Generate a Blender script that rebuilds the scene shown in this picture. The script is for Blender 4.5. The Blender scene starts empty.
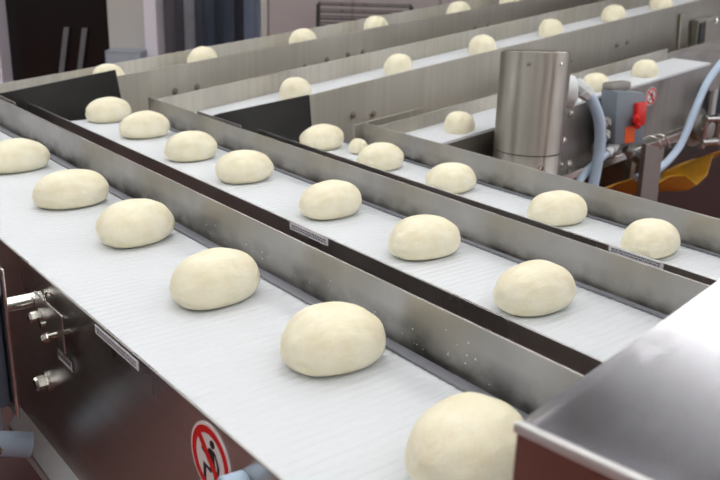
import bpy, bmesh, math, random
from mathutils import Vector, Matrix, noise
random.seed(7)
S = 0.6                      # everything is laid out in camera-height units and scaled to metres at the end
COL = bpy.context.scene.collection
rad = math.radians

# ------------------------------------------------------------------ materials
def lin(c):
    return tuple(((v/255)/12.92 if v/255 <= .04045 else (((v/255)+.055)/1.055)**2.4) for v in c) + (1,)
def base_mat(name, rgb, rough=.5, metal=0.0, **kw):
    m = bpy.data.materials.new(name); m.use_nodes = True
    b = m.node_tree.nodes['Principled BSDF']
    b.inputs['Base Color'].default_value = lin(rgb); b.inputs['Roughness'].default_value = rough
    b.inputs['Metallic'].default_value = metal
    for k, v in kw.items(): b.inputs[k].default_value = v
    return m, m.node_tree, b
def noise_node(t, scale, detail=3, stretch=(1, 1, 1), rot=(0, 0, 0)):
    tc = t.nodes.new('ShaderNodeTexCoord'); mp = t.nodes.new('ShaderNodeMapping')
    mp.inputs['Scale'].default_value = stretch; mp.inputs['Rotation'].default_value = rot
    n = t.nodes.new('ShaderNodeTexNoise'); n.inputs['Scale'].default_value = scale; n.inputs['Detail'].default_value = detail
    t.links.new(tc.outputs['Object'], mp.inputs[0]); t.links.new(mp.outputs[0], n.inputs['Vector'])
    return n
def ramp(t, src, p0, c0, p1, c1):
    r = t.nodes.new('ShaderNodeValToRGB'); e = r.color_ramp.elements
    e[0].position = p0; e[0].color = c0; e[1].position = p1; e[1].color = c1
    t.links.new(src, r.inputs[0]); return r
def g(v): return (v, v, v, 1)
def plain(name, rgb, rough=.5, metal=0.0, var=.08, scale=14, bump=0.0, **kw):
    m, t, b = base_mat(name, rgb, rough, metal, **kw)
    n = noise_node(t, scale, 4)
    c = lin(rgb)
    r = ramp(t, n.outputs[0], .3, tuple(v*(1-var) for v in c[:3])+(1,), .7, tuple(min(1, v*(1+var)) for v in c[:3])+(1,))
    t.links.new(r.outputs[0], b.inputs['Base Color'])
    if bump:
        bp = t.nodes.new('ShaderNodeBump'); bp.inputs['Strength'].default_value = bump; bp.inputs['Distance'].default_value = .002
        t.links.new(n.outputs[0], bp.inputs['Height']); t.links.new(bp.outputs[0], b.inputs['Normal'])
    return m
def steel(name, rgb, rough=.3, stretch=(1, 1, 60), var=.12, dirt=0.0, blotch=9, bump=.04, aniso=0.0, tan=(0, 0, 1), low=False):
    m, t, b = base_mat(name, rgb, rough, 1.0)
    if aniso:            # brushed finish: highlights smear across the brush lines
        b.inputs['Anisotropic'].default_value = aniso
        cv = t.nodes.new('ShaderNodeCombineXYZ')
        for i in range(3): cv.inputs[i].default_value = tan[i]
        t.links.new(cv.outputs[0], b.inputs['Tangent'])
    n = noise_node(t, 6, 5, stretch)
    big = noise_node(t, blotch, 4)
    c = lin(rgb)
    r = ramp(t, n.outputs[0], .3, tuple(v*(1-var) for v in c[:3])+(1,), .7, tuple(v*(1+var) for v in c[:3])+(1,))
    col = r.outputs[0]
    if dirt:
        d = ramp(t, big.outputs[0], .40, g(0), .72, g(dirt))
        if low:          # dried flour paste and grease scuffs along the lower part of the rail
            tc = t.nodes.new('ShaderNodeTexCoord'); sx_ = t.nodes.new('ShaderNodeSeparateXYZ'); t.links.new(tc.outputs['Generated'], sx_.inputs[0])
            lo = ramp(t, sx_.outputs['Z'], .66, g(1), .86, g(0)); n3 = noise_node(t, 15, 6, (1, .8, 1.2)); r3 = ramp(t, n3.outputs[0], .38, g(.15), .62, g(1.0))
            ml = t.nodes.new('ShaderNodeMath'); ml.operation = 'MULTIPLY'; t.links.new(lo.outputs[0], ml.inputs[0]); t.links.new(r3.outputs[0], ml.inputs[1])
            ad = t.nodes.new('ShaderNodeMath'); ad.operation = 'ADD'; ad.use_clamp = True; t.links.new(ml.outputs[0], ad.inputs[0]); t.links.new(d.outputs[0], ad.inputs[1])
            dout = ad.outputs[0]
        else: dout = d.outputs[0]
        mx = t.nodes.new('ShaderNodeMix'); mx.data_type = 'RGBA'
        t.links.new(dout, mx.inputs['Factor']); t.links.new(col, mx.inputs['A'])
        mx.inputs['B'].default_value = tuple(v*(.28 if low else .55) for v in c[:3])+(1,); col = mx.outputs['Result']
    t.links.new(col, b.inputs['Base Color'])
    rr = ramp(t, big.outputs[0], .25, g(rough*.8), .8, g(rough*1.35)); t.links.new(rr.outputs[0], b.inputs['Roughness'])
    bp = t.nodes.new('ShaderNodeBump'); bp.inputs['Strength'].default_value = bump; bp.inputs['Distance'].default_value = .001
    t.links.new(n.outputs[0], bp.inputs['Height']); t.links.new(bp.outputs[0], b.inputs['Normal'])
    return m
def emit(name, rgb, strength):
    m, t, b = base_mat(name, rgb, .5)
    b.inputs['Emission Color'].default_value = lin(rgb); b.inputs['Emission Strength'].default_value = strength
    return m
def dough_mat():
    m, t, b = base_mat('dough', (240, 236, 214), .62)
    n = noise_node(t, 22, 5)
    r = ramp(t, n.outputs[0], .34, lin((232, 224, 194)), .64, lin((240, 235, 213)))
    t.links.new(r.outputs[0], b.inputs['Base Color'])
    b.inputs['Subsurface Weight'].default_value = .12; b.inputs['Subsurface Radius'].default_value = (.02, .014, .008)
    b.inputs['Specular IOR Level'].default_value = .35; b.inputs['Subsurface Scale'].default_value = .4
    n2 = noise_node(t, 34, 6, (.7, 2.4, 1.6), (0, 0, .4))
    bp = t.nodes.new('ShaderNodeBump'); bp.inputs['Strength'].default_value = .5; bp.inputs['Distance'].default_value = .007
    t.links.new(n2.outputs[0], bp.inputs['Height']); t.links.new(bp.outputs[0], b.inputs['Normal'])
    return m
M = dict(
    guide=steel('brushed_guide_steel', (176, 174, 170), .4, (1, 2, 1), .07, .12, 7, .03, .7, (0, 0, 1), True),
    guideB=steel('brushed_back_guide_steel', (196, 192, 182), .5, (8, 1, .3), .08, .15, 5, .03, .9),
    face=steel('side_plate_steel', (200, 198, 196), .3, (1, .3, 8), .05, .1, 3, .02, .5),
    faceB=steel('back_plate_steel', (206, 203, 193), .6, (8, 1, .25), .05, .08, 4, .02, .95),
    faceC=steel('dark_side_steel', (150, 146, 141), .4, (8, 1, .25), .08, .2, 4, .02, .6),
    frame=steel('frame_steel', (160, 157, 152), .5, (1, 1, 6)),
    brightsteel=steel('polished_steel', (200, 198, 192), .18, (1, 1, 4), .05),
    foldsteel=steel('folded_edge_steel', (226, 226, 226), .6, (1, 1, 4), .03),
    hood=steel('hood_steel', (214, 214, 219), .17, (1, 18, 1), .03, 0, 5, .01),
    hoodside=steel('hood_side_steel', (170, 166, 162), .22, (1, 1, 8), .03, 0, 5, .01),
    motor=steel('turned_steel', (190, 187, 178), .46, (9, 9, .2), .06, 0, 5, .02, .95),
    belt=plain('white_belt_plastic', (212, 216, 221), .45, 0, .012, 8),
    strip=plain('grey_wear_plastic', (118, 120, 128), .45),
    black=plain('black_plastic', (38, 38, 38), .42, 0, .1, 6),
    rubber=plain('dark_rubber', (52, 50, 50), .6),
    floor=plain('red_resin_floor', (122, 64, 55), .35, 0, .12, 1.5, .05),
    dough=dough_mat(),
    paper=plain('sticker_paper', (224, 224, 230), .5, 0, .02),
    ink=plain('sticker_ink', (120, 122, 130), .6),
    signwhite=plain('sign_white', (226, 222, 222), .45, 0, .02),
    signred=plain('sign_red', (208, 24, 22), .45, 0, .03),
    signblack=plain('sign_black', (30, 28, 34), .5),
    greybox=plain('painted_grey_metal', (122, 132, 142), .45, 0, .06, 9),
    slate=plain('slate_blue_cover', (74, 84, 98), .5, 0, .08, 6),
    red=plain('red_plastic', (214, 36, 28), .35, 0, .05),
    orange=plain('orange_sticker', (238, 96, 24), .5, 0, .03),
    hose=plain('pale_grey_conduit', (180, 200, 222), .4, 0, .04),
    whiteplastic=plain('white_plastic', (214, 218, 220), .4, 0, .03),
    yellow=plain('amber_plastic_sheet', (232, 172, 44), .3, 0, .3, 6, .2, **{'Transmission Weight': .25}),
    lilac=plain('pale_lilac_panel', (224, 219, 230), .55, 0, .02, 2),
    greypanel=plain('grey_wall_panel', (186, 184, 180), .55, 0, .04, 2),
    taupe=plain('taupe_cabinet', (176, 167, 167), .5, 0, .05, 2),
    darkdoor=plain('dark_glossy_door', (26, 22, 22), .22, 0, .1, 2),
    bluegrey=plain('blue_grey_bin', (158, 168, 178), .5, 0, .08, 9),
    curtain=plain('grey_strip_curtain', (104, 108, 118), .25, 0, .25, 4),
    wallwhite=plain('pale_wall', (214, 211, 214), .6, 0, .03, 1),
    ceilgrey=plain('grey_ceiling', (164, 164, 166), .8, 0, .03, 1),
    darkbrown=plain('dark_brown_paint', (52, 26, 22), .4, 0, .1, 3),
    streakglow=emit('streak_glow_pane', (240, 246, 255), 5.5),  # glow of the side-wall panels added for the steel streaks
    lamp=emit('fluorescent_panel', (255, 255, 252), 6.2),
)

# ------------------------------------------------------------------ mesh helpers
def box(bm, x0, x1, y0, y1, z0, z1, bev=0.0):
    c = [(x, y, z) for x in (x0, x1) for y in (y0, y1) for z in (z0, z1)]
    return hexa(bm, c, bev)
def hexa(bm, c, bev=0.0):       # corners in order x, y, z binary
    v = [bm.verts.new(p) for p in c]
    fs = [bm.faces.new([v[i] for i in q]) for q in ((0, 1, 3, 2), (4, 6, 7, 5), (0, 4, 5, 1), (2, 3, 7, 6), (0, 2, 6, 4), (1, 5, 7, 3))]
    if bev > 0:
        ed = list({e for f in fs for e in f.edges})
        bmesh.ops.bevel(bm, geom=ed, offset=bev, segments=2, affect='EDGES', profile=.5)
def obox(bm, fr, s0, s1, y0, y1, h0, h1, bev=0.0):      # box in an inclined frame
    hexa(bm, [fr(s, y, h) for s in (s0, s1) for y in (y0, y1) for h in (h0, h1)], bev)
def ring(bm, c, ax, r, n, ref=None):
    ax = Vector(ax).normalized()
    u = (Vector(ref) if ref else (Vector((0, 0, 1)) if abs(ax.z) < .9 else Vector((1, 0, 0)))).cross(ax).normalized()
    w = ax.cross(u)
    return [bm.verts.new(Vector(c)+r*(math.cos(2*math.pi*k/n)*u+math.sin(2*math.pi*k/n)*w)) for k in range(n)]
def lathe(bm, p0, ax, prof, n=32):       # prof: (distance along axis, radius)
    ax = Vector(ax).normalized(); p0 = Vector(p0); prev = None; first = None
    for d, r in prof:
        rg = ring(bm, p0+ax*d, ax, max(r, 1e-4), n)
        if prev:
            for k in range(n): bm.faces.new((prev[k], prev[(k+1) % n], rg[(k+1) % n], rg[k]))
        else: first = rg
        prev = rg
    bm.faces.new(list(reversed(first))); bm.faces.new(prev)
def cyl(bm, p0, p1, r, n=20, bev=None):
    p0 = Vector(p0); p1 = Vector(p1); L = (p1-p0).length; b = bev if bev is not None else min(r*.12, L*.1)
    lathe(bm, p0, p1-p0, [(0, r-b), (b, r), (L-b, r), (L, r-b)], n)
def catmull(pts, k=10):
    P = [Vector(p) for p in pts]; P = [2*P[0]-P[1]]+P+[2*P[-1]-P[-2]]; out = []
    for i in range(1, len(P)-2):
        a, b, c, d = P[i-1:i+3]
        for j in range(k):
            t = j/k
            out.append(.5*((2*b)+(-a+c)*t+(2*a-5*b+4*c-d)*t*t+(-a+3*b-3*c+d)*t**3))
    out.append(P[-2]); return out
def tube(bm, pts, r, n=14, smooth=10, ribs=0.0):
    P = catmull(pts, smooth) if smooth else [Vector(p) for p in pts]
    prev = None; up = Vector((.13, .2, 1)); first = None
    for i, p in enumerate(P):
        t = (P[min(i+1, len(P)-1)]-P[max(i-1, 0)]).normalized()
        u = up.cross(t).normalized(); up = t.cross(u)
        rr = r*(1+(ribs if i % 2 else 0))
        rg = [bm.verts.new(p+rr*(math.cos(2*math.pi*k/n)*u+math.sin(2*math.pi*k/n)*up)) for k in range(n)]
        if prev:
            for k in range(n): bm.faces.new((prev[k], prev[(k+1) % n], rg[(k+1) % n], rg[k]))
        else: first = rg
        prev = rg
    bm.faces.new(list(reversed(first))); bm.faces.new(prev)
def disc(bm, c, ax, r0, r1, t, n=40):    # flat ring (or disc) of thickness t along axis
    ax = Vector(ax).normalized(); c = Vector(c)
    if r0 <= 0:
        lathe(bm, c, ax, [(0, r1), (t, r1)], n); return
    rr = [ring(bm, c+ax*d, ax, r, n) for d, r in ((0, r0), (0, r1), (t, r1), (t, r0))]
    for a in range(4):
        A, B = rr[a], rr[(a+1) % 4]
        for k in range(n): bm.faces.new((A[k], A[(k+1) % n], B[(k+1) % n], B[k]))
def poly(bm, pts, nrm, t):               # extruded polygon
    nrm = Vector(nrm).normalized()*t
    a = [bm.verts.new(Vector(p)) for p in pts]; b = [bm.verts.new(Vector(p)+nrm) for p in pts]; n = len(a)
    bm.faces.new(list(reversed(a))); bm.faces.new(b)
    for k in range(n): bm.faces.new((a[k], a[(k+1) % n], b[(k+1) % n], b[k]))

def obj(name, bm, mat, parent=None, smooth=False, label=None, origin=None):
    bmesh.ops.recalc_face_normals(bm, faces=bm.faces)
    me = bpy.data.meshes.new(name); bm.to_mesh(me); bm.free()
    o = bpy.data.objects.new(name, me); COL.objects.link(o)
    me.materials.append(M[mat] if isinstance(mat, str) else mat)
    if parent is not None:
        o.parent = parent; w = parent
        m = Matrix.Identity(4)
        while w: m = w.matrix_basis @ m; w = w.parent
        me.transform(m.inverted())
    else:
        if origin is None:
            vs = [v.co for v in me.vertices]
            origin = [(min(v[i] for v in vs)+max(v[i] for v in vs))/2 for i in range(2)]+[min(v[2] for v in vs)]
        me.transform(Matrix.Translation(-Vector(origin))); o.location = origin
    if smooth:
        me.polygons.foreach_set('use_smooth', [True]*len(me.polygons))
        try: me.set_sharp_from_angle(angle=rad(38))
        except Exception: pass
    if label: o['label'] = label
    return o
def tag(o, label, cat, group=None, kind=None):
    o['label'] = label; o['category'] = cat
    if group: o['group'] = group
    if kind: o['kind'] = kind
    return o
def thing(name, label, cat, loc=(0, 0, 0), group=None, rot=(0, 0, 0)):
    o = bpy.data.objects.new(name, None); COL.objects.link(o); o.location = loc; o.rotation_euler = rot
    return tag(o, label, cat, group)
def struct(name, bm, mat, smooth=False):
    o = obj(name, bm, mat, smooth=smooth); o['kind'] = 'structure'; return o
def B(): return bmesh.new()
def bolt(parent, p, ax, r=.014, mat='brightsteel', L=.012):
    b = B(); ax = Vector(ax).normalized(); p = Vector(p)
    disc(b, p, ax, 0, r*1.35, L*.25, 18); lathe(b, p+ax*L*.25, ax, [(0, r), (L*.75, r), (L, r*.8)], 6)
    return obj('bolt', b, mat, parent)

FL = -1.6
# ------------------------------------------------------------------ setting
b = B(); box(b, -14, 22, -14, 22, FL-.1, FL); struct('floor', b, 'floor')

# camera frame on the ground: F forwards, Rr to the right
F = Vector((.62794, .77826, 0)); Rr = Vector((.77826, -.62794, 0))
def W(s, d, z): return Rr*s+F*d+Vector((0, 0, z))
def wbox(bm, s0, s1, d0, d1, z0, z1, bev=0.0):
    hexa(bm, [W(s, d, z) for s in (s0, s1) for d in (d0, d1) for z in (z0, z1)], bev)
D = 10.5; TOP = 3.6
b = B(); wbox(b, -16, 14, D+.55, D+.7, FL, TOP); struct('wall_back', b, 'wallwhite')
b = B(); wbox(b, -16, 16, -9.2, -9.0, FL, TOP); struct('wall_front', b, 'wallwhite')
b = B(); wbox(b, -12.2, -12.0, -9, D+.5, FL, TOP); struct('wall_left', b, 'wallwhite')
b = B(); wbox(b, 12.8, 13.0, -9, D+.5, FL, TOP); struct('wall_right', b, 'wallwhite')
# unseen glowing panels added on the side wall to put soft streaks in the steel
for i, c in enumerate((-1.2, 1.5, 3.6, 6.1, 9.0)):
    b = B(); wbox(b, 12.74, 12.79, c-.28, c+.28, -1.0, 3.0); o = struct('window_%d' % (i+1), b, 'streakglow')
    b = B(); wbox(b, 12.70, 12.80, c-.34, c-.28, -1.06, 3.06); wbox(b, 12.70, 12.80, c+.28, c+.34, -1.06, 3.06); obj('window_frame', b, 'frame', o)
# lilac jamb at the left edge of the frame
b = B(); wbox(b, -5.6, -4.34, D-.1, D+.5, FL, TOP, .01); struct('trim_1', b, 'lilac')
# dark doorway
t = thing('door_1', 'dark glossy door', 'door', W(-3.67, D+.25, FL)); del t['category']; del t['label']; t['kind'] = 'structure'
b = B(); wbox(b, -4.4, -3.06, D+.2, D+.28, FL, TOP-.9); obj('door_panel', b, 'darkdoor', t)
b = B()
for s0 in (-3.78, -3.56): 
    hexa(b, [W(s0+ds+z_*.14, D+.14+dd, -.75+z_*.72) for ds in (0, .06) for dd in (0, .03) for z_ in (0, 1)])
obj('reflection_streak', b, plain('reflection_grey', (104, 104, 108), .5), t)  # blurred reflections in the glossy door, modelled as slanted grey bars
# grey column with a bin in front
b = B(); wbox(b, -3.06, -2.62, D, D+.4, FL, TOP); struct('trim_2', b, 'greypanel')
t = thing('storage_bin', 'blue-grey storage bin standing before the grey wall column', 'bin', W(-2.86, D-.1, FL))
b = B(); wbox(b, -3.02, -2.60, D-.35, D-.02, FL, -.25, .02); obj('bin_body', b, 'bluegrey', t)
b = B(); wbox(b, -3.02, -2.60, D-.355, D-.015, -.25, -.235, .004); obj('rim', b, 'bluegrey', t)
b = B(); wbox(b, -2.62, -2.47, D-.06, D+.4, FL, TOP, .01); struct('trim_3', b, 'lilac')
# strip curtain: hanging strips with a head rail
t = thing('strip_curtain', 'dark blue-grey hanging plastic strip curtain between the lilac posts', 'curtain', W(-1.9, D+.3, FL))
b = B(); wbox(b, -2.47, -1.25, D+.26, D+.34, 2.2, 2.4, .01); obj('head_rail', b, 'frame', t)
shades = [(112, 110, 116), (92, 90, 98), (150, 152, 160), (84, 90, 102), (70, 80, 94), (64, 72, 84), (74, 82, 96), (58, 62, 72), (122, 132, 152), (150, 160, 178)]
for k, c in enumerate(shades):
    b = B(); s0 = -2.46+k*.121
    n = 6; f0 = []; 
    vs = [[b.verts.new(W(s0+.128*j/n, D+.3+(.03 if k % 2 else 0)+.025*math.sin(math.pi*j/n), z)) for j in range(n+1)] for z in (FL+.02, 2.2)]
    for j in range(n): b.faces.new((vs[0][j], vs[0][j+1], vs[1][j+1], vs[1][j]))
    bmesh.ops.solidify(b, geom=list(b.faces), thickness=.008)
    obj('plastic_strip', b, plain('strip_%d' % k, tuple(min(255, int(v*1.22)) for v in c), .3, 0, .12, 3), t, True)
b = B(); wbox(b, -1.25, -1.17, D-.02, D+.4, FL, TOP, .01); struct('trim_4', b, 'greypanel')
# tall cabinet
t = thing('storage_cabinet', 'tall taupe metal cabinet against the back wall behind the wire rack', 'cabinet', W(0, D+.25, FL))
b = B(); wbox(b, -1.17, 1.9, D, D+.5, FL+.1, 2.6, .02); obj('cabinet_body', b, 'taupe', t)
for s0, s1 in ((-1.15, -.17), (-.15, .85), (.87, 1.88)):
    b = B(); wbox(b, s0, s1, D-.03, D-.002, FL+.15, 2.55, .01); dd = obj('door', b, 'taupe', t)
    b = B(); wbox(b, s1-.1, s1-.06, D-.09, D-.03, 1.0, 1.4, .008); obj('handle', b, 'frame', dd)
# wire rack in front of the cabinet
t = thing('wire_rack', 'black wire shelf rack standing in front of the taupe cabinet', 'rack', W(0, D-.4, FL))
for s in (-.55, .5):
    for d in (D-.6, D-.2):
        b = B(); wbox(b, s-.012, s+.012, d-.012, d+.012, FL, .38); obj('upright', b, 'rubber', t)
for z in (.14, .215, .29, .365):
    b = B()
    wbox(b, -.55, .5, D-.606, D-.594, z, z+.014)
    for k in range(5): wbox(b, -.55+.26*k, -.542+.26*k, D-.6, D-.2, z, z+.008)
    wbox(b, -.55, .5, D-.206, D-.194, z, z+.01)
    obj('wire_shelf', b, 'rubber', t)

# ceiling lights
t0 = None
for i, (x, y) in enumerate([(x, y) for x in (-5.4, -3.0, -.6, 1.8, 4.34, 6.8, 9.2) for y in (-4.1, -.6, 2.9, 6.4, 9.9) if x*.628+y*.778 < 9 and (x > -4 or y > 6)]):
    t = thing('ceiling_light', 'long fluorescent ceiling light panel over the conveyor hall', 'light', (x, y, 3.3), 'ceiling lights over the hall')
    b = B(); box(b, x-.42, x+.42, y-1.25, y+1.25, 3.32, 3.38, .01); obj('housing', b, 'whiteplastic', t)
    b = B(); box(b, x-.38, x+.38, y-1.2, y+1.2, 3.305, 3.32); obj('diffuser', b, 'lamp', t)
b = B()
box(b, -14, 22, -14, 22, 3.6, 3.7); struct('ceiling', b, 'ceilgrey')

# ------------------------------------------------------------------ conveyors
def ridged_belt(parent, x0, x1, y0, y1, z, pitch=.03, th=.02):
    b = B(); n = int((y1-y0)/pitch); rows = []
    for k in range(n):
        a = y0+k*pitch
        for dy, dz in ((0, -.003), (.007, -.0005), (pitch*.5, 0), (pitch-.007, -.0005)): rows.append((a+dy, z+dz))
    rows.append((y0+n*pitch, z-.0035))
    up = [(b.verts.new((x0, y, zz)), b.verts.new((x1, y, zz))) for y, zz in rows]
    for p, q in zip(up, up[1:]): b.faces.new((p[0], p[1], q[1], q[0]))
    # underside
    lo = [(b.verts.new((x0, y, z-th)), b.verts.new((x1, y, z-th))) for y in (y0, y0+n*pitch)]
    b.faces.new((lo[0][0], lo[1][0], lo[1][1], lo[0][1]))
    b.faces.new((up[0][0], lo[0][0], lo[0][1], up[0][1])); b.faces.new((up[-1][0], up[-1][1], lo[1][1], lo[1][0]))
    b.faces.new([u[0] for u in up]+[lo[1][0], lo[0][0]]); b.faces.new([u[1] for u in reversed(up)]+[lo[0][1], lo[1][1]])
    return obj('belt', b, 'belt', parent)
def sticker(parent, p, u, v, nrm, w, h, rows=2, cols=14, name='sticker', boxed=False):
    # p = upper left corner; u along, v down
    p, u, v, nrm = Vector(p), Vector(u).normalized(), Vector(v).normalized(), Vector(nrm).normalized()
    b = B(); poly(b, [p, p+u*w, p+u*w+v*h, p+v*h], nrm, .0015); st = obj(name, b, 'paper', parent)
    b = B(); rnd = random.Random(int(w*1000)+cols)
    q0 = p+nrm*.0015
    for r in range(rows):
        a = w*.05
        hh = h*.62/rows/1.5
        while a < w*.93:
            L = w*(.02+.05*rnd.random()); L = min(L, w*.95-a)
            o_ = q0+u*a+v*(h*(.2+.64*r/rows))
            poly(b, [o_, o_+u*L, o_+u*L+v*hh, o_+v*hh], nrm, .0006); a += L+w*.014
    if boxed:
        o_ = q0
        for (a0, a1, c0, c1) in ((0, 1, 0, .09), (0, 1, .91, 1), (0, .03, 0, 1), (.97, 1, 0, 1)):
            poly(b, [o_+u*w*a0+v*h*c0, o_+u*w*a1+v*h*c0, o_+u*w*a1+v*h*c1, o_+u*w*a0+v*h*c1], nrm, .0006)
    obj('printed_text', b, 'ink', st)
    return st
def sign(parent, c, nrm, u, r):          # no-walking prohibition sign; u = image right
    c, nrm, u = Vector(c), Vector(nrm).normalized(), Vector(u).normalized(); w = Vector((0, 0, 1))
    def P(a, q, k=0): return c+u*a*r+w*q*r+nrm*k
    b = B(); disc(b, c, nrm, 0, r, .002, 48); s = obj('prohibition_sign', b, 'signwhite', parent)
    b = B(); q = c+nrm*.002
    lathe_pts = [(.10, .50, .13)]
    # walking figure: head, torso, arms, legs
    disc(b, P(.12, .50, .002), nrm, 0, r*.115, .0008, 18)
    for pts in ([(-.02, .36), (.2, .34), (.24, -.08), (.04, -.12)], [(.2, .34), (.28, .3), (.46, -.02), (.42, -.28), (.33, -.28), (.34, -.04)],
                [(-.02, .36), (-.2, .16), (-.42, .24), (-.44, .14), (-.18, .03), (.04, .2)],
                [(.04, -.08), (.24, -.06), (.02, -.36), (-.22, -.3), (-.25, -.72), (-.36, -.72), (-.36, -.2), (-.04, -.24)],
                [(.1, -.08), (.25, -.05), (.3, -.4), (.48, -.7), (.37, -.74), (.18, -.44)]):
        poly(b, [P(a, q_, .002) for a, q_ in pts], nrm, .0008)
    obj('walking_figure', b, 'signblack', s)
    b = B(); disc(b, P(0, 0, .0021), nrm, r*.72, r*.92, .001, 48)
    k = .075; d = .56
    poly(b, [P(-d-k, d-k, .0029), P(-d+k, d+k, .0029), P(d+k, -d+k, .0029), P(d-k, -d-k, .0029)], nrm, .0008)
    obj('red_ring_and_slash', b, 'signred', s)
    return s

def conveyor_a(name, label, z, xn, topn, xb0, xb1, xg, topg, y0, y1n, y1g, ybelt, pan_bot, ygn=None):
    t = thing(name, label, 'conveyor', ((xb0+xg)/2, (y0+ybelt)/2, FL), 'parallel belt conveyors running towards the camera')
    ridged_belt(t, xb0, xb1, y0, ybelt, z)
    b = B(); box(b, xn, xn+.008, y0, y1n, pan_bot, topn, .002); obj('side_panel', b, 'face', t)
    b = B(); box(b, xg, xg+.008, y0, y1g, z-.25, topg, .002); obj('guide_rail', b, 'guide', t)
    b = B(); box(b, xb1-.006, xg-.012, y0, ybelt, z+.0005, z+.009, .002); box(b, xg-.013, xg-.001, y0, ybelt, z-.02, z+.002); obj('wear_strip', b, 'strip', t)
    b = B(); box(b, xn+.009, xg-.001, y0+.02, ybelt-.04, z-.2, z-.022); obj('bed_frame', b, 'frame', t)
    b = B(); cyl(b, (xb0, ybelt-.01, z-.06), (xb1, ybelt-.01, z-.06), .055, 24); obj('end_roller', b, 'belt', t, True)
    b = B(); cyl(b, (xb0, y0-.0, z-.06), (xb1, y0-.0, z-.06), .055, 24); obj('end_roller', b, 'belt', t, True)
    for y in (y0+.3, ybelt-.7):
        for x in (xn+.012, xg-.07):
            b = B(); box(b, x, x+.06, y, y+.06, FL+.02, z-.19, .006); box(b, x-.02, x+.08, y-.02, y+.08, FL, FL+.02); obj('leg', b, 'frame', t)
    return t

# front conveyor
cA = conveyor_a('belt_conveyor', 'front white belt conveyor with six large doughs and a red-ringed sign on its side', 0.0, .802, .004, .812, 1.36, 1.40, .155, -.6, 6.0, 6.0, 5.9, -.64)
b = B()
hexa(b, [(x, y, z) for (x, z0, z1) in ((.752, -.70, -.692), (.802, -.652, -.64)) for y in (-.6, 2.95) for z in (z0, z1)])
box(b, .752, .76, -.6, 2.95, -.74, -.692)
obj('bottom_flange', b, 'whiteplastic', cA, label='pale bottom lip of the side panel')
b = B(); rnd = random.Random(5)
for k in range(40):
    y = rnd.choice((1.30, 1.42, 1.9, 2.25, 2.6, 1.7))+rnd.gauss(0, .06); z = .02+abs(rnd.gauss(0, .035)); q = rnd.uniform(.001, .0028)
    if z < .14: box(b, 1.3985, 1.4, y, y+q*1.6, z, z+q)
fs = obj('flour_specks', b, 'whiteplastic', cA); fs['kind'] = 'stuff'
sticker(cA, (.802, 2.142, -.006), (0, -1, 0), (0, 0, -1), (-1, 0, 0), .275, .026)
sign(cA, (.8015, 1.50, -.098), (-1, 0, 0), (0, -1, 0), .09)
# bracket plate on stand-offs, small label, bolts, round knob
b = B(); box(b, .768, .774, 2.315, 2.548, -.16, -.035, .004); bp = obj('cover_plate', b, 'face', cA)
for y, z in ((2.575, -.075), (2.49, -.125)):
    b = B(); cyl(b, (.801, y, z), (.60 if y > 2.55 else .76, y, z), .024 if y > 2.55 else .012, 18); obj('standoff', b, 'brightsteel', cA, True)
b = B(); cyl(b, (.801, 2.34, -.10), (.742, 2.39, -.125), .008, 12); cyl(b, (.752, 2.385, -.122), (.736, 2.397, -.131), .014, 6); obj('standoff', b, 'brightsteel', cA, True)
bolt(bp, (.768, 2.50, -.10), (-1, 0, 0), .016, L=.03)
b = B(); tube(b, [(.79, 2.44, -.02), (.775, 2.44, -.005), (.77, 2.45, -.03), (.768, 2.45, -.045)], .004, 8); obj('wire_hook', b, 'brightsteel', cA, True)
sticker(cA, (.795, 2.45, -.20), (0, -1, 0), (0, 0, -1), (-1, 0, 0), .11, .034, 1, 5, 'small_sticker', True)
bolt(cA, (.802, 2.60, -.38), (-1, 0, 0), .024, L=.035)
b = B(); cyl(b, (.801, 1.352, -.075), (.745, 1.352, -.07), .028, 20); obj('pipe_stub', b, 'hose', cA, True, label='pale blue-grey round pipe stub beside the sign')
b = B(); box(b, .785, .801, 1.10, 1.29, -.12, -.03, .006); obj('mounting_block', b, 'frame', cA)

# middle conveyor
cB = conveyor_a('belt_conveyor', 'middle white belt conveyor carrying seven doughs between the two other parallel belts', -.05, 1.69, .042, 1.70, 2.252, 2.28, .088, -.6, 5.378, 4.928, 5.15, -.45)
sticker(cB, (1.69, 2.505, .038), (0, -1, 0), (0, 0, -1), (-1, 0, 0), .235, .026)
# rear conveyor
cC = conveyor_a('belt_conveyor', 'rear white belt conveyor with five doughs, farthest of the three parallel belts', -.15, 2.64, -.028, 2.65, 3.205, 3.23, -.004, -.6, 4.247, 4.01, 4.30, -.55)
sticker(cC, (2.64, 1.793, -.029), (0, -1, 0), (0, 0, -1), (-1, 0, 0), .232, .026)
for c_, x_, y_, z_ in ((cA, 1.455, 4.83, .14), (cB, 2.345, 3.95, .078)):
    b = B(); box(b, x_, x_+.008, y_, y_+.48, z_-.2, z_, .002); obj('guide_bracket', b, 'guide', c_)

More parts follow.
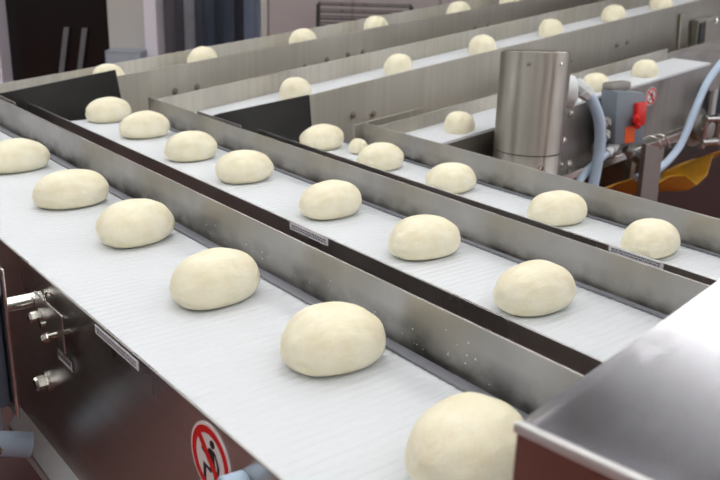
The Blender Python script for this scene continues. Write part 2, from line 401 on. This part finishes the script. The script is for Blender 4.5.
# inclined feed conveyors
def frame(x0, z0, slope):
    a = math.atan(slope); ca, sa = math.cos(a), math.sin(a)
    return lambda s, y, h: Vector((x0+(s-x0)*1.0*1.0 - h*sa, y, z0+(s-x0)*slope + h*ca))
def feed(name, label, x0, z0, slope, s0, s1, yn, yf, lip, gh, depth, gs1=None, panel_s0=None, pm='faceB'):
    fr = frame(x0, z0, slope); gs1 = gs1 or s1
    t = thing(name, label, 'conveyor', ((s0+s1)/2, (yn+yf)/2, FL), 'inclined feed conveyors behind the parallel belts')
    b = B(); pitch = .05; n = int((s1-s0)/pitch); rows = []
    for k in range(n):
        a = s0+k*pitch
        for dy, dz in ((0, -.0035), (.006, 0), (pitch-.006, 0)): rows.append((a+dy, dz))
    up = [(b.verts.new(fr(s, yn+.01, h)), b.verts.new(fr(s, yf-.002, h))) for s, h in rows]
    for p, q in zip(up, up[1:]): b.faces.new((p[0], p[1], q[1], q[0]))
    bl = obj('belt', b, 'belt', t)
    bm = bmesh.new(); bm.from_mesh(bl.data); bmesh.ops.solidify(bm, geom=list(bm.faces), thickness=.018); bm.to_mesh(bl.data); bm.free()
    ps = panel_s0 if panel_s0 is not None else s0
    b = B(); obox(b, fr, ps, s1, yn, yn+.008, -depth, lip, .002); obj('side_panel', b, pm, t)
    b = B(); obox(b, fr, s0-.01 if gs1 != s1 else s0-.05, gs1, yf, yf+.008, -.12, gh, .002)
    obj('guide_rail', b, 'guideB', t)
    b = B(); obox(b, fr, s0+.05, s1-.02, yn+.012, yf-.004, -.16, -.024); obj('bed_frame', b, 'frame', t)
    for s in (s0+.6, s1-.5):
        for y in (yn+.03, yf-.08):
            b = B(); p = fr(s, y, -.15); box(b, s, s+.06, y, y+.06, FL, p.z, .006); obj('leg', b, 'frame', t)
    return t, fr
# rear-most feed
fA, frA = feed('feed_conveyor', 'farthest inclined feed conveyor, nearest the dark door, its belt hidden behind steel sides', 2.29, .03, .111, 1.70, 9.0, 5.40, 5.84, .123, .125, .28, panel_s0=2.29)
b = B(); poly(b, [(1.50, 5.398, .095), (1.644, 5.398, .112), (2.283, 5.398, .196), (2.325, 5.398, -.10), (2.32, 5.398, -.42), (1.50, 5.398, -.42)], (0, 1, 0), .012)
obj('black_end_panel', b, 'black', fA, label='black plastic end panel, leftmost')
for s, h in ((2.698, .028), (2.866, .043), (3.776, .126), (3.98, .167), (4.182, .194), (4.33, .21), (5.567, .346), (5.727, .366), (6.876, .489), (7.008, .505)):
    bolt(fA, (s, 5.40, h), (0, -1, 0), .016, 'frame')
b = B(); poly(b, [(3.93, 5.392, .085), (4.06, 5.392, .165), (4.09, 5.392, .10), (4.05, 5.392, .07)], (0, 1, 0), .007); obj('black_tab', b, 'black', fA)
# middle feed
fB, frB = feed('feed_conveyor', 'middle inclined feed conveyor with white belt above the wide steel side plate', 3.08, .03, .1205, 2.36, 9.0, 4.35, 4.86, .093, .145, .48, panel_s0=3.08)
b = B(); poly(b, [(2.36, 4.348, .048), (2.45, 4.348, .066), (3.075, 4.348, .125), (3.10, 4.348, -.12), (3.09, 4.348, -.5), (2.36, 4.348, -.5)], (0, 1, 0), .012)
obj('black_end_panel', b, 'black', fB, label='black plastic end panel')
for s, h in ((3.42, -.06+.03), (3.59, -.04), (6.15, .29), (6.29, .305)):
    bolt(fB, (s, 4.35, h), (0, -1, 0), .016, 'frame')
# upright corner post and hinged device at the right end of the plate
b = B(); obox(b, frB, 7.0, 7.12, 4.325, 4.35, -.52, .02, .008); obj('corner_strip', b, 'faceB', fB)
dv = B(); obox(dv, frB, 7.20, 7.48, 4.28, 4.35, -.36, -.06, .01); dvo = obj('latch_housing', dv, 'frame', fB)
b = B(); obox(b, frB, 7.30, 7.47, 4.262, 4.28, -.34, -.08, .006); obj('latch_door', b, 'faceB', dvo)
b = B(); obox(b, frB, 7.22, 7.29, 4.268, 4.28, -.33, -.09); obj('slot', b, 'black', dvo)
bolt(dvo, frB(7.45, 4.262, -.1), (0, -1, 0), .02); bolt(dvo, frB(7.24, 4.28, -.31), (0, -1, 0), .02)
# nearest feed
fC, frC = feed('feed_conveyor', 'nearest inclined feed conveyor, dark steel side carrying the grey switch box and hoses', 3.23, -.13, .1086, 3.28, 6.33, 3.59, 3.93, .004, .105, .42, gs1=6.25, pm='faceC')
sign(fC, (5.565, 3.59, .028), (0, -1, 0), (1, 0, 0), .066)
b = B(); obox(b, frC, 4.3, 6.8, 3.52, 3.59, -.475, -.42, .006); obj('bottom_rail', b, 'brightsteel', fC, label='pale bottom rail')
b = B(); obox(b, frC, 5.95, 7.6, 4.0, 4.03, -.4, .04, .004); obj('rear_panel', b, 'frame', fC)
b = B(); obox(b, frC, 3.19, 3.75, 4.03, 4.038, .02, .115, .002); obj('transfer_guard', b, 'guideB', fC)
for x_, z_ in ((4.62, -.19), (4.70, -.36), (5.36, -.2), (4.66, -.02)):
    bolt(fC, (x_, 3.59, z_), (0, -1, 0), .02)

# ------------------------------------------------------------------ dough pieces
def dough_mesh(seed, L=.292, Wd=.2, H=.14):
    rnd = random.Random(seed); off = Vector((rnd.random()*50, rnd.random()*50, rnd.random()*50))
    b = B(); NU, NV = 44, 26; rows = []
    def sp(v, e): return math.copysign(abs(v)**e, v)
    skew = rnd.uniform(-.05, .05); fat = rnd.uniform(-.08, .08)
    for j in range(NV+1):
        ph = -math.pi/2+math.pi*j/NV
        row = []
        for i in range(NU):
            th = 2*math.pi*i/NU
            cz = sp(math.sin(ph), .93); cr = abs(math.cos(ph))**(.86 if ph > 0 else .36)
            x = cr*sp(math.cos(th), .88); y = cr*sp(math.sin(th), .95)
            d = Vector((math.cos(ph)*math.cos(th), math.cos(ph)*math.sin(th), math.sin(ph)))
            nz = .055*noise.noise(d*1.3+off)+.02*noise.noise(d*3.5+off)
            # creased seam at the -x end
            e = max(0.0, -d.x-.45)
            nz -= e*.16*abs(math.sin(3.5*math.atan2(d.z, d.y)+seed))*(.3+abs(noise.noise(d*4+off)))
            nz -= .06*math.exp(-((d.x+.35-.5*d.y+.12*noise.noise(d*3+off))**2)/.006)*max(0, d.z+.5)*max(0, -d.y+.3)*.6
            k = 1+nz
            X = x*k*L/2*(1+fat*y); Y = y*k*Wd/2*(1+fat*x*1.2); Z = cz*k
            Z = Z*(H*.67) if Z > 0 else Z*(H*.33)
            Z += H*.33; Z = max(0.0, Z)
            Z += skew*X*max(0, d.z)
            row.append((X, Y, Z))
        rows.append(row)
    vr = [[b.verts.new(p) for p in r] for r in rows[1:-1]]
    for a, c in zip(vr, vr[1:]):
        for i in range(NU): b.faces.new((a[i], a[(i+1) % NU], c[(i+1) % NU], c[i]))
    lo = b.verts.new((0, 0, 0)); hi = b.verts.new(tuple(sum(p[k] for p in rows[-2])/NU for k in range(3)))
    for i in range(NU):
        b.faces.new((lo, vr[0][(i+1) % NU], vr[0][i])); b.faces.new((hi, vr[-1][i], vr[-1][(i+1) % NU]))
    bmesh.ops.smooth_vert(b, verts=b.verts, factor=.4, use_axis_x=True, use_axis_y=True, use_axis_z=True)
    mn = min(v.co.z for v in b.verts)
    for v in b.verts: v.co.z -= mn
    bmesh.ops.recalc_face_normals(b, faces=b.faces)
    me = bpy.data.meshes.new('dough_piece'); b.to_mesh(me); b.free()
    me.polygons.foreach_set('use_smooth', [True]*len(me.polygons)); me.materials.append(M['dough'])
    return me
MESHES = [dough_mesh(s) for s in (3, 11, 19, 27, 42, 58)]
nd = 0
def dough(loc, yaw, sc, label, group, tilt=0.0):
    global nd
    o = bpy.data.objects.new('dough_piece', MESHES[nd % 6]); nd += 1
    COL.objects.link(o); o.location = loc; o.rotation_euler = (0, -tilt, rad(yaw)); o.scale = sc
    tag(o, label, 'dough', group)
G1, G2, G3 = 'doughs on the front belt', 'doughs on the middle belt', 'doughs on the rear belt'
G4, G5, G6 = 'doughs on the nearest inclined feed', 'doughs on the middle inclined feed', 'doughs on the farthest inclined feed'
for (x, y), yaw, sc, lb in [
    ((1.115, 1.02), 14, (.96, 1.12, 1.12), 'large raw dough on the front belt touching the edge of the steel hood'),
    ((1.195, 1.58), -6, (.97, 1.08, 1.05), 'large round raw dough on the front belt, second from the camera'),
    ((1.155, 2.105), 8, (.98, 1.0, 1.06), 'blunt-ended raw dough on the front belt, third from the camera'),
    ((1.19, 2.725), 10, (.99, 1.02, 1.04), 'egg-shaped raw dough on the front belt, fourth from the camera'),
    ((1.17, 3.27), 4, (1.05, 1.0, .97), 'smooth oval raw dough on the front belt, second from the left edge of the photo'),
    ((1.16, 3.93), 0, (1.05, 1.0, .97), 'raw dough on the front belt cut by the left edge of the photo')]:
    dough((x, y, .0), yaw, sc, lb, G1)
ordw = ['nearest the camera', 'second from the camera', 'third from the camera', 'fourth and middle one of seven', 'fifth from the camera', 'sixth from the camera', 'farthest, before the left black end panel']
for k, ((x, y), yaw) in enumerate([((1.99, 1.60), -4), ((2.035, 2.155), -8), ((2.04, 2.73), 3), ((2.03, 3.39), -3), ((2.02, 3.89), 5), ((2.05, 4.50), -6), ((2.06, 5.02), 4)]):
    dough((x, y, -.05), yaw, (.98, .98, 1.0), 'raw dough on the middle belt, '+ordw[k], G2)
ordw = ['nearest the camera, behind the rear belt sticker', 'second from the camera', 'middle one of five', 'fourth from the camera, beside the end of the guide', 'farthest, beside the black end panel']
for k, ((x, y), yaw) in enumerate([((3.0, 1.85), 0), ((3.02, 2.345), -16), ((2.985, 2.99), -3), ((2.975, 3.53), 2), ((2.99, 4.10), -4)]):
    dough((x, y, -.15), yaw, (.98, .98, 1.0), 'raw dough on the rear belt, '+ordw[k], G3)
for fr, lst, gp, sl in [
    (frC, [(3.17, 3.86, 'smallest bit of raw dough at the far end of the rear guide rail'), (3.76, 3.72, 'raw dough on the nearest inclined feed, left of the steel motor cylinder'),
           (5.10, 3.74, 'raw dough on the nearest inclined feed, just left behind the grey switch box'), (5.68, 3.74, 'raw dough on the nearest inclined feed, last near its right end')], G4, .1086),
    (frB, [(3.17, 4.63, 'raw dough behind the right-hand black end panel'), (4.03, 4.62, 'raw dough on the middle inclined feed, second from the left'), (4.86, 4.62, 'raw dough on the middle inclined feed, left of the steel cylinder top'),
           (5.66, 4.64, 'raw dough on the middle inclined feed, just above the steel cylinder'), (6.47, 4.64, 'raw dough on the middle inclined feed, fifth from the left'), (7.16, 4.64, 'raw dough on the middle inclined feed, rightmost')], G5, .1205),
    (frA, [(2.34, 5.64, 'raw dough peeking over the left black end panel'), (3.05, 5.64, 'raw dough half hidden on the farthest feed, below the strip curtain'), (3.93, 5.64, 'raw dough half hidden on the farthest feed, left of the wire rack'),
           (4.66, 5.64, 'raw dough half hidden on the farthest feed, below the wire rack'), (5.60, 5.64, 'raw dough half hidden on the farthest feed, right of the wire rack'), (6.28, 5.64, 'raw dough tip at the top edge of the photo on the farthest feed')], G6, .111)]:
    for k, (s, y, lb) in enumerate(lst):
        if s < 3.2 and fr is frC: dough((3.10, 3.88, -.15), 70, (.42, .55, .6), lb, gp); continue
        dough(fr(s, y, .0), 20*math.sin(k*2.3), ((.66, .92, .95) if fr is frC else (.72, .98, 1.06) if fr is frB else (.78, 1.0, 1.2)), lb, gp, math.atan(sl))

# ------------------------------------------------------------------ steel motor cylinder behind the rear guide
cx, cy, r = 3.985, 3.36, .204
def slant(bm):           # the cover is cut obliquely at the top
    for v in bm.verts:
        if v.co.z > .3: v.co.z -= .13*((v.co.x-cx)*.66+(v.co.y-cy)*.75)
t = thing('motor_cover', 'upright brushed steel cylinder standing behind the rear guide rail', 'motor cover', (cx, cy, -.62))
b = B(); lathe(b, (cx, cy, -.125), (0, 0, 1), [(0, r), (.004, r), (.565, r), (.569, r-.003)], 56); slant(b); obj('cylinder_shell', b, 'motor', t, True)
b = B(); lathe(b, (cx, cy, .4445), (0, 0, 1), [(0, r-.012), (.004, r-.012), (.007, r-.02)], 56); slant(b); obj('top_cap', b, 'brightsteel', t, True)
b = B(); lathe(b, (cx, cy, -.132), (0, 0, 1), [(0, r-.006), (.008, r-.006)], 56); obj('seam', b, 'rubber', t, True)
b = B(); lathe(b, (cx, cy, -.27), (0, 0, 1), [(0, r+.006), (.01, r+.006), (.02, r+.001), (.138, r)], 56); obj('base_collar', b, 'motor', t, True)
b = B(); lathe(b, (cx, cy, -.62), (0, 0, 1), [(0, .15), (.35, .15)], 32); obj('pedestal', b, 'frame', t, True)
for a in (-95, -40, -150):
    p = Vector((cx+(r+.0)*math.cos(rad(a)), cy+r*math.sin(rad(a)), .40)); bolt(t, p, (math.cos(rad(a)), math.sin(rad(a)), 0), .009, L=.006)
    p = Vector((cx+(r+.004)*math.cos(rad(a-20)), cy+(r+.004)*math.sin(rad(a-20)), -.20)); bolt(t, p, (math.cos(rad(a-20)), math.sin(rad(a-20)), 0), .013, L=.01)
b = B(); box(b, cx-.3, cx+.3, cy-.1, cy+.16, -.66, -.62, .006); box(b, cx-.28, cx-.22, cy, cy+.06, FL, -.66); box(b, cx+.22, cx+.28, cy, cy+.06, FL, -.66); obj('stand', b, 'frame', t)
# gear motor end beside it
t = thing('gear_motor', 'small white and dark red motor end between the steel cylinder and the hose', 'motor', (4.43, 3.5, .1))
b = B(); lathe(b, (4.385, 3.47, .17), (.8, -.6, 0), [(0, .10), (.05, .105), (.075, .10), (.09, .075), (.094, .02)], 32); obj('end_cap', b, 'whiteplastic', t, True)
b = B(); lathe(b, (4.27, 3.54, .15), (.8, -.6, 0), [(0, .11), (.12, .11)], 32); obj('motor_body', b, plain('dark_red_paint', (96, 44, 36), .4), t, True)
b = B(); box(b, 4.25, 4.34, 3.5, 3.588, -.1, .1); obj('mount', b, 'frame', t)
# conduits
def hose(label, pts, r, glands, group=None):
    t = thing('cable_conduit', label, 'hose', pts[0])
    b = B(); tube(b, pts, r, 16, 12, .03); obj('hose', b, 'hose', t, True)
    for p, q in glands:
        b = B(); p = Vector(p); q = Vector(q); d = (q-p).normalized(); L = (q-p).length
        lathe(b, p, d, [(0, r*1.35), (L*.3, r*1.35), (L*.32, r*1.1), (L*.5, r*1.1), (L*.52, r*1.45), (L, r*1.3)], 8); obj('gland', b, 'whiteplastic', t)
    return t
hose('thick pale grey conduit dropping between the steel cylinder and grey switch box',
     [(4.555, 3.40, .16), (4.60, 3.38, .10), (4.66, 3.36, -.02), (4.70, 3.36, -.18), (4.69, 3.36, -.36), (4.66, 3.36, -.6)], .036,
     [((4.47, 3.43, .215), (4.565, 3.395, .145))])
hose('pale grey conduit curving down from the right edge of the photo',
     [(6.35, 3.38, .46), (6.13, 3.38, .30), (5.93, 3.38, .13), (5.81, 3.38, -.09), (5.70, 3.38, -.30), (5.54, 3.38, -.42), (5.38, 3.38, -.47), (5.25, 3.42, -.50)], .027, [])
hose('thin grey conduit passing low behind the thick pale conduit',
     [(4.50, 3.40, -.55), (4.62, 3.42, -.42), (4.78, 3.44, -.34), (4.95, 3.46, -.28)], .026, [((4.92, 3.455, -.29), (5.03, 3.47, -.245))])
# switch box
t = thing('switch_box', 'grey painted isolator switch box with red lever and orange sticker', 'switch box', (5.08, 3.5, -.26))
b = B(); hexa(b, [(x+(.055 if z < 0 else 0), y, z-(x-5.05)*.12) for x in (4.90, 5.24) for y in (3.42, 3.55) for z in (-.245, .125)], .014); obj('box_body', b, 'greybox', t, True)
b = B(); box(b, 4.90, 5.12, 3.46, 3.55, .125, .185, .02); obj('cable_entry', b, 'frame', t, True)
b = B(); hexa(b, [(x+(.01 if z < 0 else 0), y, z) for x in (5.11, 5.215) for y in (3.385, 3.42) for z in (-.115, .045)], .006); lv = obj('red_lever', b, 'red', t, True)
b = B(); cyl(b, (5.11, 3.39, -.05), (5.06, 3.35, -.06), .024, 14); cyl(b, (5.13, 3.40, -.09), (5.10, 3.36, -.11), .02, 14); obj('lever_knob', b, 'red', lv, True)
b = B(); poly(b, [(5.045, 3.4185, -.115), (5.155, 3.4185, -.118), (5.165, 3.4185, -.232), (5.055, 3.4185, -.228)], (0, -1, 0), .002); obj('orange_sticker', b, 'orange', t)
for p, q in (((4.89, 3.46, -.06), (4.80, 3.43, -.09)), ((4.90, 3.46, -.14), (4.82, 3.44, -.19)), ((5.12, 3.45, -.28), (5.25, 3.40, -.38))):
    b = B(); cyl(b, p, q, .03, 10); cyl(b, Vector(p).lerp(Vector(q), .35), Vector(p).lerp(Vector(q), .65), .042, 6); obj('cable_gland', b, 'frame', t, True)
b = B(); box(b, 4.92, 5.26, 3.5, 3.589, -.30, -.24, .004); obj('mounting_bracket', b, 'frame', t)
# post with wire hooks
t = thing('support_post', 'flat steel post with bent wire hooks standing below the switch box', 'post', (5.30, 3.32, FL))
b = B(); hexa(b, [(x+(.05 if z < -.3 else 0), y, z if z < -.3 else z-(x-5.15)*.25) for x in (5.14, 5.35) for y in (3.30, 3.34) for z in (-1.6, -.225)], .004); obj('post_plate', b, 'faceC', t)
for k in range(2):
    b = B(); tube(b, [(5.13+.11*k, 3.33, -.19), (5.20+.11*k, 3.32, -.175), (5.26+.1*k, 3.29, -.21), (5.29+.1*k, 3.28, -.27)], .006, 8); obj('wire_hook', b, 'brightsteel', t, True)
# amber plastic sheet under the feed
b = B(); pts = [(4.45, -.62, -.90), (4.95, -.57, -.86), (5.12, -.52, -.84), (5.29, -.50, -.80), (5.45, -.56, -.88), (5.57, -.60, -.95), (5.78, -.565, -.86), (5.95, -.60, -.80), (6.11, -.66, -.76), (6.27, -.62, -.72), (6.33, -.47, -.62), (6.5, -.46, -.60), (6.8, -.42, -.55)]
yy = [3.47, 3.55, 3.75, 3.95]
grid = [[b.verts.new((x, y, zt+(zb-zt)*k/6*(1 if j < 2 else 1)+.02*math.sin(x*17+k)*(k > 0))) for k in range(1)] for (x, zt, zb) in pts for j, y in enumerate([0]) for y in [0]] if False else None
rows = []
for k in range(7):
    f = k/6
    rows.append([b.verts.new((x, 3.46+.42*f+.02*math.sin(9*x+3*f), zt-(.22)*f**.8+.02*math.sin(13*x+5*f))) for x, zt, zb in pts])
for a, c in zip(rows, rows[1:]):
    for i in range(len(pts)-1): b.faces.new((a[i], a[i+1], c[i+1], c[i]))
bmesh.ops.subdivide_edges(b, edges=list(b.edges), cuts=1, smooth=.6)
bmesh.ops.solidify(b, geom=list(b.faces), thickness=.006)
tag(obj('drip_sheet', b, 'yellow', smooth=True), 'crumpled amber yellow plastic sheet hanging below the nearest inclined feed', 'sheet')
t = thing('machine_cabinet', 'low dark brown machine cabinet in the shade behind the amber sheet', 'machine', (7.2, 4.15, FL))
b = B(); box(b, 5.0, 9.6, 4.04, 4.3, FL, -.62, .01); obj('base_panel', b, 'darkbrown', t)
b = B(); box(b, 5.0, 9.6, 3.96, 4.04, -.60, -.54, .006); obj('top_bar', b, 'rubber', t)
b = B(); disc(b, (6.62, 4.04, -.80), (0, -1, 0), .055, .07, .004, 32); obj('round_mark', b, plain('faded_red', (120, 60, 52), .5), t)
# round coupling at the right edge
t = thing('shaft_coupling', 'steel flanged shaft coupling at the right edge of the photo above the amber sheet', 'coupling', (6.2, 3.5, -.3))
b = B(); lathe(b, (6.20, 3.59, -.26), (0, -1, 0), [(0, .15), (.03, .15), (.035, .10), (.09, .10), (.095, .06), (.15, .06), (.155, .03)], 24); obj('flange', b, 'frame', t, True)
b = B(); cyl(b, (6.08, 3.44, -.16), (6.34, 3.44, -.18), .028, 14); cyl(b, (6.08, 3.44, -.34), (6.34, 3.44, -.36), .028, 14); obj('clamp_bar', b, 'brightsteel', t, True)
for x, q in ((6.1, .022), (6.3, .03)):
    b = B(); cyl(b, (x, 3.44, -.14), (x, 3.44, -.39), q, 14); obj('clamp_post', b, 'brightsteel', t, True)
t = thing('junction_box', 'dark grey electrical box half cut by the right edge of the photo', 'box', (6.62, 3.45, -.3))
b = B(); box(b, 6.40, 6.78, 3.38, 3.55, -.30, .08, .015); obj('box_body', b, 'slate', t, True)
b = B(); box(b, 6.42, 6.56, 3.374, 3.38, .0, .06, .003); obj('warning_sticker', b, plain('yellow_sticker', (226, 200, 40), .5), t)
b = B(); box(b, 6.5, 6.6, 3.55, 3.588, -.2, -.1); obj('mount', b, 'frame', t)

# ------------------------------------------------------------------ slate cover and pipes at the left edge
t = thing('control_box', 'slate blue upright control box cut by the left edge, beside the front conveyor', 'box', (.5, 2.4, -.5))
b = B(); hexa(b, [(x, y, z) for x in (-.25, .59) for y in (2.24, 5.5) for z in (-.24, .17)], .02); obj('box_body', b, 'slate', t, True)
b = B(); poly(b, [(-.2, y, z) for y, z in ((4.05, FL), (3.9, -1.4), (3.0, -.6), (3.0, -.27), (5.4, -.27), (5.4, FL))], (1, 0, 0), .5); obj('pedestal', b, 'rubber', t)  # unseen dark block added, shaped for its reflection in the front side panel
b = B(); box(b, .588, .598, 2.21, 5.52, -.26, .18, .004); obj('lid_rim', b, 'brightsteel', t)
b = B(); box(b, .42, .586, 2.205, 2.24, .10, .185, .012); obj('hinge', b, 'greybox', t)
b = B(); cyl(b, (.56, 2.36, -.24), (.56, 2.36, -.36), .025, 14); obj('gland', b, 'greybox', t, True)
t = thing('drain_pipe', 'pale blue-grey pipe with coupling at the lower left corner', 'pipe', (.62, 2.5, -.56))
b = B(); tube(b, [(.35, 2.68, -.54), (.50, 2.64, -.54), (.62, 2.60, -.55), (.72, 2.58, -.58)], .042, 18, 8); obj('pipe', b, 'hose', t, True)
b = B(); cyl(b, (.50, 2.64, -.54), (.59, 2.61, -.545), .056, 18); obj('coupling', b, 'whiteplastic', t, True)
b = B(); cyl(b, (.56, 2.50, -.46), (.56, 2.40, -.46), .03, 6); cyl(b, (.56, 2.52, -.46), (.56, 2.50, -.50), .02, 10); obj('bolt', b, 'brightsteel', t)

# ------------------------------------------------------------------ hood at the lower right
t = thing('machine_hood', 'shiny stainless steel hood at the lower right over the belts', 'hood', (1.6, .4, FL))
x0, y1, z1 = .863, .70, .361; x1 = 2.5; y0 = .0
sx = .213; sy = -.085
def hz(x, y): return z1+(x-x0)*sx+(y-y1)*sy
b = B()
nx, ny = 24, 12
def hp(i, j):
    x = x0+(x1-x0)*i/nx; y = y0+(y1-y0)*j/ny
    return (x, y, hz(x, y)-.09*(x-x0)*(y1-y)+.05*max(0, (x-x0-.36))**2)
vt = [[b.verts.new(hp(i, j)) for j in range(ny+1)] for i in range(nx+1)]
for i in range(nx):
    for j in range(ny): b.faces.new((vt[i][j], vt[i+1][j], vt[i+1][j+1], vt[i][j+1]))
bmesh.ops.solidify(b, geom=list(b.faces), thickness=.008)
obj('top_sheet', b, 'hood', t, True)
b = B(); hexa(b, [(x, y, (hz(x0, y)-.012 if z else .2)) for x in (x0+.002, x0+.01) for y in (y0, y1) for z in (0, 1)]); obj('left_side', b, 'hoodside', t)
b = B(); hexa(b, [(x, y, hz(x0, y)+(-.014 if z == 0 else .0025)) for x in (x0-.004, x0+.010) for y in (y0, y1+.003) for z in (0, 1)], .002); obj('folded_edge', b, 'foldsteel', t, True)
b = B(); poly(b, [(x0+.01, y1-.01, .2), (x1, y1-.01, .2), (x1, y1-.01, hz(x1, y1)+.0), (1.6, y1-.01, hz(1.6, y1)-.012), (x0+.01, y1-.01, z1-.012)], (0, 1, 0), .006); obj('rear_side', b, 'hoodside', t)
for x in (1.52, 2.42):
    b = B(); box(b, x, x+.06, .4, .46, FL, .42, .004); obj('leg', b, 'frame', t)

# ------------------------------------------------------------------ scale to metres
for me in bpy.data.meshes: me.transform(Matrix.Scale(S, 4))
for o in bpy.data.objects: o.location = Vector(o.location)*S

# ------------------------------------------------------------------ camera
cam = bpy.data.cameras.new('camera'); co = bpy.data.objects.new('camera', cam); COL.objects.link(co)
R = Matrix(((.78397032, -.17868842, .59452584), (-.62014969, -.26918585, .73685368), (.02837073, -.94636643, -.32184729)))
m = Matrix.Identity(4)
for i in range(3): m[i][0] = R[i][0]; m[i][1] = -R[i][1]; m[i][2] = -R[i][2]
m.translation = Vector((0, 0, 1.0*S)); co.matrix_world = m
cam.sensor_width = 36; cam.lens = 865/720*36; cam.clip_start = .02
cam.dof.use_dof = True; cam.dof.focus_distance = 2.75*S; cam.dof.aperture_fstop = 6.3
bpy.context.scene.camera = co

# ------------------------------------------------------------------ light
w = bpy.data.worlds.new('world'); bpy.context.scene.world = w; w.use_nodes = True
w.node_tree.nodes['Background'].inputs[0].default_value = (.9, .93, 1, 1); w.node_tree.nodes['Background'].inputs[1].default_value = .3
v = bpy.context.scene.view_settings
v.view_transform = 'Standard'; v.look = 'None'; v.gamma = 1; v.exposure = 0.0; v.use_curve_mapping = False
